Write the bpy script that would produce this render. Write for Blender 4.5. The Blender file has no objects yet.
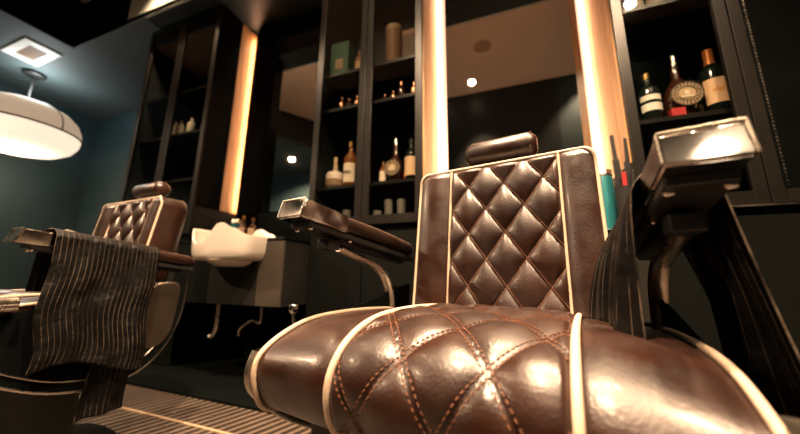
import bpy, bmesh, math, random
from mathutils import Vector, Matrix
random.seed(7)
PI = math.pi
S = bpy.context.scene
C = S.collection
sin, cos = math.sin, math.cos

# ------------------------------------------------------------------ materials
MATS = {}
def mat(name, col, rough=.5, metal=0., noise=0., nscale=8., bump=0., bscale=60., coat=0., spec=.5, emit=None, es=0., rvar=0., col2=None):
    m = bpy.data.materials.new(name); m.use_nodes = True
    nt = m.node_tree; N = nt.nodes; L = nt.links
    b = N['Principled BSDF']
    b.inputs['Base Color'].default_value = (*col, 1)
    b.inputs['Roughness'].default_value = rough
    b.inputs['Metallic'].default_value = metal
    b.inputs['Coat Weight'].default_value = coat
    b.inputs['Coat Roughness'].default_value = .15
    b.inputs['Specular IOR Level'].default_value = spec
    tc = N.new('ShaderNodeTexCoord')
    if noise > 0 or col2:
        n = N.new('ShaderNodeTexNoise'); n.inputs['Scale'].default_value = nscale; n.inputs['Detail'].default_value = 6
        L.new(tc.outputs['Object'], n.inputs['Vector'])
        r = N.new('ShaderNodeValToRGB')
        c2 = col2 if col2 else tuple(c*(1-noise) for c in col)
        c1 = col if col2 else tuple(min(1, c*(1+noise)) for c in col)
        r.color_ramp.elements[0].position = .35; r.color_ramp.elements[0].color = (*c2, 1)
        r.color_ramp.elements[1].position = .65; r.color_ramp.elements[1].color = (*c1, 1)
        L.new(n.outputs['Fac'], r.inputs['Fac']); L.new(r.outputs['Color'], b.inputs['Base Color'])
    if rvar > 0:
        n3 = N.new('ShaderNodeTexNoise'); n3.inputs['Scale'].default_value = nscale*1.7; n3.inputs['Detail'].default_value = 5
        L.new(tc.outputs['Object'], n3.inputs['Vector'])
        mr = N.new('ShaderNodeMapRange'); mr.inputs['From Min'].default_value = .3; mr.inputs['From Max'].default_value = .7
        mr.inputs['To Min'].default_value = rough-rvar; mr.inputs['To Max'].default_value = rough+rvar
        L.new(n3.outputs['Fac'], mr.inputs['Value']); L.new(mr.outputs['Result'], b.inputs['Roughness'])
    if bump > 0:
        n2 = N.new('ShaderNodeTexNoise'); n2.inputs['Scale'].default_value = bscale; n2.inputs['Detail'].default_value = 4
        L.new(tc.outputs['Object'], n2.inputs['Vector'])
        bp = N.new('ShaderNodeBump'); bp.inputs['Strength'].default_value = bump; bp.inputs['Distance'].default_value = .004
        L.new(n2.outputs['Fac'], bp.inputs['Height']); L.new(bp.outputs['Normal'], b.inputs['Normal'])
    if emit:
        b.inputs['Emission Color'].default_value = (*emit, 1); b.inputs['Emission Strength'].default_value = es
    MATS[name] = m
    return m

mat('black_lacquer', (.0025, .0031, .003), .22, noise=.25, nscale=5, spec=.18)
mat('cabinet_frame', (.009, .0078, .0065), .34, spec=.35, noise=.25, nscale=6)
mat('cabinet_inside', (.010, .012, .011), .55)
mat('teal_wall', (.014, .034, .039), .65, noise=.12, nscale=3, bump=.05, bscale=90)
mat('teal_ceiling', (.060, .083, .086), .7, noise=.06, nscale=2)
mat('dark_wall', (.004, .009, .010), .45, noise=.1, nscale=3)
mat('black_paint_and_shade', (.003, .0042, .0042), .9, spec=.04)  # black paint, also stands in for shade on coffer end and floor
mat('brown_ceiling', (.80, .62, .49), .85, noise=.04, nscale=2)
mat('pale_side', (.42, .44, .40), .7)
mat('mirror_glass', (.80, .80, .78), .015, metal=1)
mat('chrome', (.52, .49, .45), .10, metal=1, rvar=.06, nscale=10)
mat('steel_satin', (.55, .49, .42), .30, metal=1, rvar=.08, nscale=12)
mat('dark_metal', (.03, .028, .026), .45, metal=.6)
mat('shell_metal', (.085, .065, .05), .42, metal=.8, rvar=.08, nscale=8)
mat('leather', (.024, .0066, .0024), .38, noise=.35, nscale=11, bump=.15, bscale=230, rvar=.10, coat=.10, spec=.8)
mat('leather_dark', (.018, .006, .003), .36, noise=.2, nscale=9, bump=.3, bscale=120, rvar=.06, coat=.1)
mat('piping', (.74, .56, .42), .5, bump=.15, bscale=200)
mat('thread', (.20, .08, .04), .6)
mat('porcelain', (.74, .66, .58), .22, coat=.4)
mat('slate', (.014, .013, .011), .7, spec=.15, nscale=4, col2=(.008, .009, .008), bump=.25, bscale=25)
mat('slate_brown', (.055, .044, .033), .7, spec=.2, nscale=7, col2=(.045, .038, .030), bump=.25, bscale=25)
mat('green_panel', (.0035, .0046, .0038), .8, spec=.08, nscale=3, col2=(.0022, .0031, .0026))
mat('shade_fabric', (.8, .7, .58), .8, emit=(1, .70, .47), es=.42)
mat('shade_glow', (.9, .85, .75), .8, emit=(1, .80, .60), es=1.05)
mat('white_metal', (.8, .76, .70), .5)
mat('vent_core', (.42, .27, .18), .6)
mat('led', (1, .8, .6), .6, emit=(1, .58, .40), es=1.45)
mat('added_globe_glow', (.9, .85, .75), .3, emit=(1, .76, .54), es=26.)
mat('lamp_disc', (1, .9, .8), .5, emit=(1, .78, .52), es=9.)
mat('base_green', (.030, .036, .030), .5, noise=.2, nscale=6)
mat('teal_jar', (.02, .15, .17), .25)
mat('black_plastic', (.012, .012, .012), .4)
mat('red_plastic', (.35, .02, .02), .4)
mat('gold_metal', (.55, .33, .12), .3, metal=1)
mat('brown_glass', (.035, .012, .006), .07, coat=.6)
mat('amber_glass', (.16, .055, .015), .08, coat=.6)
mat('dark_glass', (.006, .010, .008), .06, coat=.7)
mat('clear_glass', (.16, .15, .13), .08, coat=.6)
mat('stone_jar', (.55, .46, .38), .35)
mat('label_cream', (.72, .60, .46), .6)
mat('label_peach', (.78, .50, .30), .6)
mat('label_white', (.80, .76, .68), .6)
mat('label_brown', (.20, .12, .07), .6)
mat('label_tan', (.48, .33, .20), .5)
mat('orange_foil', (.70, .24, .06), .35, metal=.3)
mat('ink', (.03, .02, .015), .7)
mat('ink_orange', (.65, .28, .04), .6)
mat('wax_red', (.45, .03, .03), .4)
mat('green_box', (.06, .16, .10), .5)
mat('kraft_box', (.35, .18, .10), .6)
mat('copper', (.50, .24, .15), .28, metal=1)
mat('brass_strip', (.85, .62, .42), .35, metal=.5)
mat('white_plastic', (.85, .76, .64), .4)

def wood():
    m = bpy.data.materials.new('oak_veneer'); m.use_nodes = True; nt = m.node_tree; N = nt.nodes; L = nt.links; b = N['Principled BSDF']
    tc = N.new('ShaderNodeTexCoord'); mp = N.new('ShaderNodeMapping'); mp.inputs['Scale'].default_value = (14, 14, 1.1)
    n = N.new('ShaderNodeTexNoise'); n.inputs['Scale'].default_value = 2.2; n.inputs['Detail'].default_value = 6; n.inputs['Distortion'].default_value = .6
    r = N.new('ShaderNodeValToRGB'); r.color_ramp.elements[0].position = .3; r.color_ramp.elements[0].color = (.40, .20, .085, 1)
    r.color_ramp.elements[1].position = .7; r.color_ramp.elements[1].color = (.66, .40, .19, 1)
    L.new(tc.outputs['Object'], mp.inputs['Vector']); L.new(mp.outputs['Vector'], n.inputs['Vector']); L.new(n.outputs['Fac'], r.inputs['Fac'])
    L.new(r.outputs['Color'], b.inputs['Base Color']); b.inputs['Roughness'].default_value = .45
    MATS['oak'] = m
wood()
def floor_mat():
    m = bpy.data.materials.new('ribbed_tile'); m.use_nodes = True; nt = m.node_tree; N = nt.nodes; L = nt.links; b = N['Principled BSDF']
    tc = N.new('ShaderNodeTexCoord'); mp = N.new('ShaderNodeMapping'); mp.inputs['Rotation'].default_value = (0, 0, math.radians(19))
    w = N.new('ShaderNodeTexWave'); w.wave_type = 'BANDS'; w.bands_direction = 'X'; w.inputs['Scale'].default_value = 7.6
    w.inputs['Distortion'].default_value = .25; w.inputs['Detail'].default_value = 1
    r = N.new('ShaderNodeValToRGB'); r.color_ramp.elements[0].position = .40; r.color_ramp.elements[0].color = (.030, .022, .017, 1)
    r.color_ramp.elements[1].position = .70; r.color_ramp.elements[1].color = (.17, .125, .095, 1)
    n = N.new('ShaderNodeTexNoise'); n.inputs['Scale'].default_value = 5; n.inputs['Detail'].default_value = 5
    mx = N.new('ShaderNodeMix'); mx.data_type = 'RGBA'; mx.blend_type = 'MULTIPLY'; mx.inputs['Factor'].default_value = .6
    r2 = N.new('ShaderNodeValToRGB'); r2.color_ramp.elements[0].position = .3; r2.color_ramp.elements[0].color = (.45, .42, .40, 1); r2.color_ramp.elements[1].position = .7
    L.new(tc.outputs['Object'], mp.inputs['Vector']); L.new(mp.outputs['Vector'], w.inputs['Vector']); L.new(w.outputs['Fac'], r.inputs['Fac'])
    L.new(tc.outputs['Object'], n.inputs['Vector']); L.new(n.outputs['Fac'], r2.inputs['Fac'])
    L.new(r.outputs['Color'], mx.inputs['A']); L.new(r2.outputs['Color'], mx.inputs['B']); L.new(mx.outputs['Result'], b.inputs['Base Color'])
    bp = N.new('ShaderNodeBump'); bp.inputs['Strength'].default_value = .8; bp.inputs['Distance'].default_value = .006
    L.new(w.outputs['Fac'], bp.inputs['Height']); L.new(bp.outputs['Normal'], b.inputs['Normal']); b.inputs['Roughness'].default_value = .42
    MATS['ribbed_tile'] = m
floor_mat()
def stripe_mat():
    m = bpy.data.materials.new('pinstripe_cloth'); m.use_nodes = True; nt = m.node_tree; N = nt.nodes; L = nt.links; b = N['Principled BSDF']
    uv = N.new('ShaderNodeUVMap'); sp = N.new('ShaderNodeSeparateXYZ'); L.new(uv.outputs['UV'], sp.inputs['Vector'])
    mu = N.new('ShaderNodeMath'); mu.operation = 'MULTIPLY'; mu.inputs[1].default_value = 1/.0185
    fr = N.new('ShaderNodeMath'); fr.operation = 'FRACT'; ls = N.new('ShaderNodeMath'); ls.operation = 'LESS_THAN'; ls.inputs[1].default_value = .055
    L.new(sp.outputs['X'], mu.inputs[0]); L.new(mu.outputs[0], fr.inputs[0]); L.new(fr.outputs[0], ls.inputs[0])
    mx = N.new('ShaderNodeMix'); mx.data_type = 'RGBA'; mx.inputs['A'].default_value = (.0035, .003, .0027, 1); mx.inputs['B'].default_value = (.21, .162, .125, 1)
    tn = N.new('ShaderNodeTexCoord'); nn = N.new('ShaderNodeTexNoise'); nn.inputs['Scale'].default_value = 13; nn.inputs['Detail'].default_value = 5
    rr = N.new('ShaderNodeMapRange'); rr.inputs['From Min'].default_value = .38; rr.inputs['From Max'].default_value = .68
    mm = N.new('ShaderNodeMath'); mm.operation = 'MULTIPLY'
    L.new(tn.outputs['Object'], nn.inputs['Vector']); L.new(nn.outputs['Fac'], rr.inputs['Value']); L.new(rr.outputs['Result'], mm.inputs[0]); L.new(ls.outputs[0], mm.inputs[1])
    L.new(mm.outputs[0], mx.inputs['Factor']); L.new(mx.outputs['Result'], b.inputs['Base Color'])
    b.inputs['Roughness'].default_value = .5; b.inputs['Specular IOR Level'].default_value = .15
    b.inputs['Sheen Weight'].default_value = 0
    tc = N.new('ShaderNodeTexCoord'); n = N.new('ShaderNodeTexNoise'); n.inputs['Scale'].default_value = 17; n.inputs['Detail'].default_value = 5
    bp = N.new('ShaderNodeBump'); bp.inputs['Strength'].default_value = .8; bp.inputs['Distance'].default_value = .014
    L.new(tc.outputs['Object'], n.inputs['Vector']); L.new(n.outputs['Fac'], bp.inputs['Height']); L.new(bp.outputs['Normal'], b.inputs['Normal'])
    MATS['pinstripe'] = m
stripe_mat()
def pane_mat():
    m = bpy.data.materials.new('door_pane'); m.use_nodes = True; nt = m.node_tree; N = nt.nodes; L = nt.links
    N.remove(N['Principled BSDF']); out = N['Material Output']
    t = N.new('ShaderNodeBsdfTransparent'); t.inputs['Color'].default_value = (.86, .87, .85, 1)
    g = N.new('ShaderNodeBsdfGlossy'); g.inputs['Roughness'].default_value = .02; g.inputs['Color'].default_value = (.9, .9, .9, 1)
    f = N.new('ShaderNodeFresnel'); f.inputs['IOR'].default_value = 1.5
    ge = N.new('ShaderNodeNewGeometry'); sb = N.new('ShaderNodeMath'); sb.operation = 'SUBTRACT'; sb.inputs[0].default_value = 1; ml = N.new('ShaderNodeMath'); ml.operation = 'MULTIPLY'
    L.new(ge.outputs['Backfacing'], sb.inputs[1]); L.new(sb.outputs[0], ml.inputs[0]); L.new(f.outputs[0], ml.inputs[1])
    mx = N.new('ShaderNodeMixShader'); L.new(ml.outputs[0], mx.inputs[0]); L.new(t.outputs[0], mx.inputs[1]); L.new(g.outputs[0], mx.inputs[2])
    L.new(mx.outputs[0], out.inputs['Surface']); MATS['pane'] = m
pane_mat()

# ------------------------------------------------------------------ helpers
def finish(name, bm, m, parent=None, smooth=False, angle=None):
    me = bpy.data.meshes.new(name); bmesh.ops.recalc_face_normals(bm, faces=bm.faces)
    bm.to_mesh(me); bm.free()
    me.materials.append(MATS[m])
    if smooth:
        for p in me.polygons: p.use_smooth = True
        if angle is not None:
            try: me.set_sharp_from_angle(angle=math.radians(angle))
            except Exception: pass
    o = bpy.data.objects.new(name, me); C.objects.link(o)
    if parent: o.parent = parent
    return o
def tag(o, label=None, cat=None, group=None, kind=None):
    if label: o['label'] = label
    if cat: o['category'] = cat
    if group: o['group'] = group
    if kind: o['kind'] = kind
    return o
def empty(name, loc=(0, 0, 0), rz=0, label=None, cat=None, group=None):
    o = bpy.data.objects.new(name, None); C.objects.link(o); o.location = loc; o.rotation_euler = (0, 0, rz); o.empty_display_size = .1
    return tag(o, label, cat, group)
def a_box(bm, x0, x1, y0, y1, z0, z1, bev=0, M=None):
    r = bmesh.ops.create_cube(bm, size=1)
    vs = r['verts']
    for v in vs:
        v.co = Vector(((x0+x1)/2+v.co.x*(x1-x0), (y0+y1)/2+v.co.y*(y1-y0), (z0+z1)/2+v.co.z*(z1-z0)))
        if M: v.co = M @ v.co
    if bev > 0:
        es = list({e for v in vs for e in v.link_edges})
        bmesh.ops.bevel(bm, geom=es, offset=bev, segments=2, affect='EDGES', profile=.5)
def box(name, x0, x1, y0, y1, z0, z1, m, parent=None, bev=0):
    bm = bmesh.new(); a_box(bm, x0, x1, y0, y1, z0, z1, bev)
    return finish(name, bm, m, parent)
def struct(o, label=None): o['kind'] = 'structure'; return o
def a_lathe(bm, prof, n=28, cx=0, cy=0, cz=0, M=None, a0=0, a1=2*PI):
    full = abs(a1-a0-2*PI) < 1e-6
    cols = n if full else n+1
    rings = []
    for r, z in prof:
        ring = []
        if r < 1e-6 and full:
            v = bm.verts.new((cx, cy, cz+z)); ring = [v]
        else:
            for i in range(cols):
                a = a0+(a1-a0)*i/n
                ring.append(bm.verts.new((cx+r*cos(a), cy+r*sin(a), cz+z)))
        rings.append(ring)
    allv = [v for r_ in rings for v in r_]
    for A, B in zip(rings, rings[1:]):
        for i in range(n):
            j = (i+1) % cols if full else i+1
            if len(A) == 1 and len(B) == 1: continue
            if len(A) == 1: bm.faces.new((A[0], B[i], B[j]))
            elif len(B) == 1: bm.faces.new((A[i], A[j], B[0]))
            else: bm.faces.new((A[i], A[j], B[j], B[i]))
    if M:
        for v in allv: v.co = M @ v.co
def lathe(name, prof, m, parent=None, n=28, M=None, angle=50, **k):
    bm = bmesh.new(); a_lathe(bm, prof, n, M=M, **k)
    return finish(name, bm, m, parent, True, angle)
def a_tube(bm, pts, rad, n=8, closed=False, rz=None):
    P = [Vector(p) for p in pts]; K = len(P); rings = []
    prev = None
    for i, p in enumerate(P):
        if closed: t = (P[(i+1) % K]-P[i-1])
        else: t = (P[min(i+1, K-1)]-P[max(i-1, 0)])
        t.normalize()
        if prev is None:
            up = Vector((0, 0, 1)) if abs(t.z) < .9 else Vector((0, 1, 0))
            a = t.cross(up).normalized()
        else:
            a = prev - t*prev.dot(t)
            a = a.normalized() if a.length > 1e-6 else t.orthogonal().normalized()
        prev = a; b = t.cross(a)
        r = rad[i] if isinstance(rad, (list, tuple)) else rad
        r2 = r if rz is None else rz
        rings.append([bm.verts.new(p+a*(cos(2*PI*k/n)*r)+b*(sin(2*PI*k/n)*r2)) for k in range(n)])
    m = K if closed else K-1
    for i in range(m):
        A, B = rings[i], rings[(i+1) % K]
        for k in range(n): bm.faces.new((A[k], A[(k+1) % n], B[(k+1) % n], B[k]))
    if not closed:
        bm.faces.new(rings[0]); bm.faces.new(list(reversed(rings[-1])))
def tube(name, pts, rad, m, parent=None, n=8, closed=False, rz=None):
    bm = bmesh.new(); a_tube(bm, pts, rad, n, closed, rz); return finish(name, bm, m, parent, True, 60)
def spline(pts, per=6):
    P = [Vector(p) for p in pts]; out = []
    for i in range(len(P)-1):
        p0 = P[max(i-1, 0)]; p1 = P[i]; p2 = P[i+1]; p3 = P[min(i+2, len(P)-1)]
        for k in range(per):
            t = k/per
            out.append(.5*((2*p1)+(p2-p0)*t+(2*p0-5*p1+4*p2-p3)*t*t+(3*p1-p0-3*p2+p3)*t*t*t))
    out.append(P[-1]); return out
def resample(pts, n):
    d = [0]
    for a, b in zip(pts, pts[1:]): d.append(d[-1]+(b-a).length)
    out = []; j = 0
    for i in range(n):
        s = d[-1]*i/(n-1)
        while j < len(d)-2 and d[j+1] < s: j += 1
        t = (s-d[j])/max(1e-9, d[j+1]-d[j]); out.append(pts[j].lerp(pts[j+1], min(1, max(0, t))))
    return out, d[-1]
def grid_mesh(bm, G, uvs=None):
    V = [[bm.verts.new(p) for p in row] for row in G]
    uvl = bm.loops.layers.uv.new('UVMap') if uvs else None
    for i in range(len(V)-1):
        for j in range(len(V[0])-1):
            f = bm.faces.new((V[i][j], V[i+1][j], V[i+1][j+1], V[i][j+1]))
            if uvs:
                for l, (a, b) in zip(f.loops, ((i, j), (i+1, j), (i+1, j+1), (i, j+1))): l[uvl].uv = uvs[a][b]
    return V
def smoothstep(a, b, x):
    t = max(0., min(1., (x-a)/(b-a))); return t*t*(3-2*t)

# ------------------------------------------------------------------ the room
H = 2.87; HC = 3.40; MY = 1.88
struct(box('floor', -6, 3.4, -1.8, 2.6, -.05, 0, 'ribbed_tile'))
struct(box('wall_left', -5.85, -5.70, -1.8, 2.5, 0, 3.5, 'teal_wall'))
struct(box('wall_back', -5.85, 3.2, 2.36, 2.5, 0, 3.5, 'teal_wall'))
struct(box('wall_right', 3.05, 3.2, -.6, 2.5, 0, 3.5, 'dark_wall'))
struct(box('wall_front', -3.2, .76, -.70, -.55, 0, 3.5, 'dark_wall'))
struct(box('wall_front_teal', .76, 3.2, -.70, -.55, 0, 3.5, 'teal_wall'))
struct(box('wall_alcove', -5.85, -3.05, -1.65, -1.5, 0, 3.5, 'teal_wall'))
struct(box('wall_alcove_side', -3.2, -3.05, -1.5, -.70, 0, 3.5, 'teal_wall'))
def prism(name, poly, z0, z1, m):
    bm = bmesh.new(); a = [bm.verts.new((x, y, z0)) for x, y in poly]; b = [bm.verts.new((x, y, z1)) for x, y in poly]
    bm.faces.new(a); bm.faces.new(list(reversed(b))); n = len(poly)
    for i in range(n): bm.faces.new((a[i], a[(i+1) % n], b[(i+1) % n], b[i]))
    return finish(name, bm, m)
CX, CY = -4.05, 1.365
struct(box('ceiling_raised', -6, 3.3, -1.8, 2.6, HC, HC+.05, 'brown_ceiling'))
struct(prism('ceiling', [(-5.75, -1.6), (-3.2, -1.6), (-3.2, -.55), (-3.75, .35), (CX, .35), (CX, 2.45), (-5.75, 2.45)], H, H+.05, 'teal_ceiling'))
struct(prism('ceiling_front_band', [(CX, CY), (3.15, CY), (3.15, 2.45), (CX, 2.45)], H, H+.05, 'dark_wall'))
struct(box('ceiling_band_teal', CX, -2.95, CY+.002, 2.4, H-.004, H, 'teal_ceiling'))
struct(box('trim_1', CX-.02, CX, .35, CY, H-.001, HC, 'black_paint_and_shade'))
struct(box('trim_7', CX-.02, -3.2, CY, CY+.02, H-.001, HC, 'black_paint_and_shade'))  # same coffer side as the pale part, black put in for shade
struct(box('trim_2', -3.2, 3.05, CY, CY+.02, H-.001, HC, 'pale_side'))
struct(prism('trim_3', [(-3.2, -.56), (-3.75, .34), (-3.77, .33), (-3.22, -.57)], H, HC, 'dark_wall'))
struct(prism('trim_4', [(CX, .33), (-3.75, .33), (-3.75, .35), (CX, .35)], H, HC, 'black_paint_and_shade'))
tag(box('floor_strip', -4.2, -.5, 1.012, 1.024, 0, .004, 'brass_strip'), 'thin pale metal strip inlaid across the ribbed floor', 'floor strip')
struct(box('floor_shade_sheet', -3.2, 3.05, 1.22, 1.88, 0, .012, 'black_paint_and_shade'))  # black sheet on the floor standing in for shade below the counters
struct(box('trim_6', -3.05, .53, 1.86, 1.879, .012, .82, 'black_paint_and_shade'))

# --- millwork
def cabinet(x0, x1, shelves, label, zb=.90, y0=1.5, right_solid=False, wood_r=True, wood_l=True, wood_r_y=1.52, split=.5):
    r = empty('display_cabinet', ((x0+x1)/2, y0, zb), 0, label, 'cabinet')
    ox, oy, oz = (x0+x1)/2, y0, zb
    def bx(name, a, b, c, d, e, f, m, p=r, bev=0):
        return box(name, a-ox, b-ox, c-oy, d-oy, e-oz, f-oz, m, p, bev)
    t = .02
    bm = bmesh.new()
    for (a, b, c, d, e, f) in ((x0, x0+t, y0+.02, MY+.12, zb, H-.005), (x1-t, x1, y0+.02, MY+.12, zb, H-.005), (x0, x1, MY+.10, MY+.12, zb, H-.005), (x0, x1, y0+.02, MY+.12, zb, zb+.03), (x0, x1, y0+.02, MY+.12, H-.06, H-.005)):
        a_box(bm, a-ox, b-ox, c-oy, d-oy, e-oz, f-oz)
    finish('carcass', bm, 'cabinet_inside', r)
    if wood_r: bx('side_veneer', x1, x1+.006, wood_r_y, MY, 1.12, H-.005, 'oak')
    if wood_r and wood_r_y > 1.6: bx('side_panel', x1, x1+.007, y0+.02, wood_r_y, 1.12, H-.005, 'black_lacquer')
    if wood_l: bx('side_veneer', x0-.006, x0, 1.52, MY, 1.12, H-.005, 'oak')
    for z in shelves: bx('shelf', x0+t, x1-t, y0+.045, MY+.10, z-.02, z, 'cabinet_frame')
    xm = x0+(x1-x0)*split; w = .042
    for k, (a, b) in enumerate(((x0, xm-.002), (xm+.002, x1))):
        bm = bmesh.new()
        z0, z1 = zb+.005, H-.02
        a_box(bm, a-ox, a+w-ox, 0, .022, z0-oz, z1-oz, .002); a_box(bm, b-w-ox, b-ox, 0, .022, z0-oz, z1-oz, .002)
        a_box(bm, a+w-ox, b-w-ox, 0, .022, z0-oz, z0+.05-oz); a_box(bm, a+w-ox, b-w-ox, 0, .022, z1-.05-oz, z1-oz)
        d = finish('door', bm, 'cabinet_frame', r)
        if k == 1 and right_solid:
            bx('door_panel', a+w, b-w, y0+.006, y0+.014, z0+.05, z1-.05, 'black_lacquer', d)
            bm = bmesh.new(); z = z0+.06
            while z < z1-.06:
                a_box(bm, .993-ox, .997-ox, .002, .006, z-oz, z+.009-oz); z += .016
            finish('beaded_trim', bm, 'steel_satin', d)
        else:
            bx('door_pane', a+w, b-w, y0+.009, y0+.013, z0+.05, z1-.05, 'pane', d)
    return r
cabinet(-3.06, -2.165, (1.765, 2.16, 1.36), 'tall black display cabinet standing behind the left barber chair, white bottles inside', wood_l=False, wood_r_y=1.71)
cabinet(-1.15, -.42, (1.165, 1.70, 1.96), 'tall black glass-door cabinet between the two mirrors, liquor bottles and glasses inside')
cabinet(.53, 1.21, (1.325, 1.915), 'tall black cabinet right of the big mirror, three liquor bottles inside', right_solid=True, split=.60)

def mirror(x0, x1, n, label):
    r = empty('wall_mirror', ((x0+x1)/2, MY, 1.12), 0, label, 'mirror')
    ox, oy, oz = (x0+x1)/2, MY, 1.12
    box('mirror_pane', x0-ox, x1-ox, -.006, 0, .0, 2.66-oz, 'mirror_glass', r)
    box('backing_board', x0-.07-ox, x1+.07-ox, .002, .03, 0, H-.02-oz, 'black_lacquer', r)
    return r
mirror(-1.93, -1.22, 1, 'tall mirror in the left bay, above the white basin')
mirror(-.346, .478, 2, 'tall mirror in the middle bay, behind the front barber chair')
mirror(1.29, 2.1, 3, 'mirror beyond the right-hand cabinet at the picture edge')
def led(x0, x1, label, side=-1, power=4.):
    r = empty('light_strip', ((x0+x1)/2, MY, 1.12), 0, label, 'light strip', 'vertical warm light strips beside the mirrors')
    ox = (x0+x1)/2
    box('strip_diffuser', x0-ox, x1-ox, -.012, -.001, 0, H-1.12-.02, 'led', r)
    box('end_cap', x0-ox, x1-ox, -.016, -.001, -.012, 0, 'steel_satin', r)
    l = bpy.data.lights.new('strip_light', 'AREA'); l.shape = 'RECTANGLE'; l.size = x1-x0-.01; l.size_y = 1.66; l.energy = power; l.color = (1, .58, .33)
    o = bpy.data.objects.new('strip_light', l); C.objects.link(o); o.parent = r; o.location = (0, -.016, .85)
    o.rotation_euler = (PI/2, 0, side*.5)
post = empty('light_post', (-2.03, 1.84, 1.12), 0, 'black post between the lit wood and the left mirror, hiding a warm light strip', 'post')
box('post_body', -.095, .098, 0, .039, -.02, H-1.12-.02, 'black_paint_and_shade', post)
box('strip_diffuser', -.100, -.0955, .006, .034, 0, H-1.12-.02, 'led', post)
l = bpy.data.lights.new('strip_light', 'AREA'); l.shape = 'RECTANGLE'; l.size = .03; l.size_y = 1.66; l.energy = 11.; l.color = (1, .66, .44)
o = bpy.data.objects.new('strip_light', l); C.objects.link(o); o.parent = post; o.location = (-.104, .02, .85); o.rotation_euler = (PI/2, 0, -PI/2-.5)
led(-1.218, -1.158, 'warm light strip on the right edge of the left mirror, mostly behind the middle cabinet', -1)
led(-.412, -.348, 'warm light strip on the left edge of the middle mirror', 1)
led(.480, .522, 'warm light strip on the right edge of the middle mirror', -1)
for n, (a, b) in enumerate(((-2.06, -1.30), (-.20, .40))):
    bx_ = empty('header_panel', ((a+b)/2, 1.80, 2.66), 0, 'black header panel above the %s mirror' % ('left', 'middle')[n], 'header panel')
    box('panel_face', (a-b)/2, (b-a)/2, 0, .02, .0, H-2.662, 'black_lacquer', bx_)
    box('panel_underside', (a-b)/2+(.135 if n == 0 else -.1), (b-a)/2+.1, .021, .078, .0, .012, 'black_lacquer', bx_)
# counters
def counter(x0, x1, y0, label, panels):
    r = empty('counter', ((x0+x1)/2, y0, .454), 0, label, 'counter'); ox, oy, oz = (x0+x1)/2, y0, .454
    box('counter_body', x0+.002-ox, x1-.002-ox, .012, MY-.03-oy, 0, .345, 'slate', r)
    box('counter_top', x0-ox, x1-ox, 0, MY-.01-oy, .347, .366, 'black_lacquer', r, .003)
    for a, b, m in panels: box('front_panel', a-ox, b-ox, 0, .011, .002, .345, m, r)
    box('splash_back', x0-ox, x1-ox, MY-.03-oy, MY-.012-oy, .366, 1.10-oz, 'black_lacquer', r)
    return r
counter(-2.16, -1.13, 1.3, 'floating dark slate counter under the left mirror, carrying the white basin', [(-2.157, -1.95, 'slate'), (-1.946, -1.66, 'green_panel'), (-1.656, -1.30, 'slate'), (-1.296, -1.133, 'slate_brown')])
counter(-.41, .52, 1.45, 'dark counter under the middle mirror, behind the front barber chair', [(-.407, .517, 'slate')])
def base_cab(x0, x1, label, z0=.012, y=1.505):
    r = empty('base_cabinet', ((x0+x1)/2, y, z0), 0, label, 'cabinet')
    box('cabinet_body', (x0-x1)/2+.001, (x1-x0)/2-.001, .016, MY-y, 0, .895-z0, 'black_lacquer', r)
    xs = (x0, (x0+x1)/2, x1)
    for a, b in zip(xs, xs[1:]): box('cabinet_door', a+.003-(x0+x1)/2, b-.003-(x0+x1)/2, 0, .014, .004, .86-z0, 'green_panel', r, .001)
    return r
base_cab(-3.05, -2.17, 'dark base cabinet below the left display cabinet')
base_cab(-1.12, -.425, 'dark base cabinet below the middle display cabinet')
base_cab(.535, 1.9, 'dark greenish base cabinet at the right, behind the draped armrest')
struct(box('trim_5', .53, 1.9, 1.49, 1.504, .893, .90, 'steel_satin'))

# --- ceiling fixtures
def downlight(x, y, z, label, power, size=75, r=.045, blend=.5, tgt=None, disc=True, col=(1, .68, .42)):
    g = empty('downlight', (x, y, z), 0, label, 'downlight')
    lathe('trim_ring', [(r, -.001), (r*1.35, -.001), (r*1.4, -.006), (r*1.05, -.010), (r, -.004)], 'white_metal', g, 24)
    lathe('lamp_disc', [(0, -.004), (r, -.004), (r, -.002), (0, -.002)], 'lamp_disc', g, 24)
    l = bpy.data.lights.new('downlight_beam', 'SPOT'); l.energy = power; l.color = col; l.spot_size = math.radians(size); l.spot_blend = blend; l.shadow_soft_size = r
    o = bpy.data.objects.new('downlight_beam', l); C.objects.link(o); o.parent = g; o.location = (0, 0, -.03)
    if tgt:
        d = Vector(tgt)-Vector((x, y, z-.03)); o.rotation_euler = d.to_track_quat('-Z', 'Y').to_euler()
    return g
downlight(-.37, -.24, HC, 'round ceiling downlight seen glowing in the middle mirror', 800, 80, tgt=(-.05, .55, .6))
downlight(1.05, .15, HC, 'ceiling downlight above the right side of the front chair', 420, 80, tgt=(.25, .5, .6))
downlight(-.38, .90, HC, 'ceiling downlight over the front chair, leftmost of a row of three', 260, 60, tgt=(-.15, .5, .5))
downlight(.08, .90, HC, 'ceiling downlight over the front chair, centre of a row of three', 300, 60, tgt=(.0, .5, .5))
downlight(.54, .90, HC, 'ceiling downlight over the front chair, rightmost of a row of three', 260, 60, tgt=(.2, .5, .5))
downlight(-2.2, .20, HC, 'ceiling downlight between the two barber chairs', 75, 85, tgt=(-1.6, .8, .4))
downlight(-.83, -.22, HC, 'added unseen downlight brightening the middle display cabinet', 150, 60, tgt=(-.80, 1.6, 1.5))  # added to light the bottles, kept out of the mirror's view
downlight(1.30, -.20, HC, 'added unseen downlight brightening the right display cabinet', 190, 60, tgt=(.8, 1.6, 1.5))  # also an added light, so the right-hand bottles show
g = empty('added_globe_light', (.42, -.548, 1.82), 0, 'added unseen globe light glinting in the chrome cap of the right armrest', 'lamp')  # added lamp behind the camera for cap glint and backrest sheen
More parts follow.
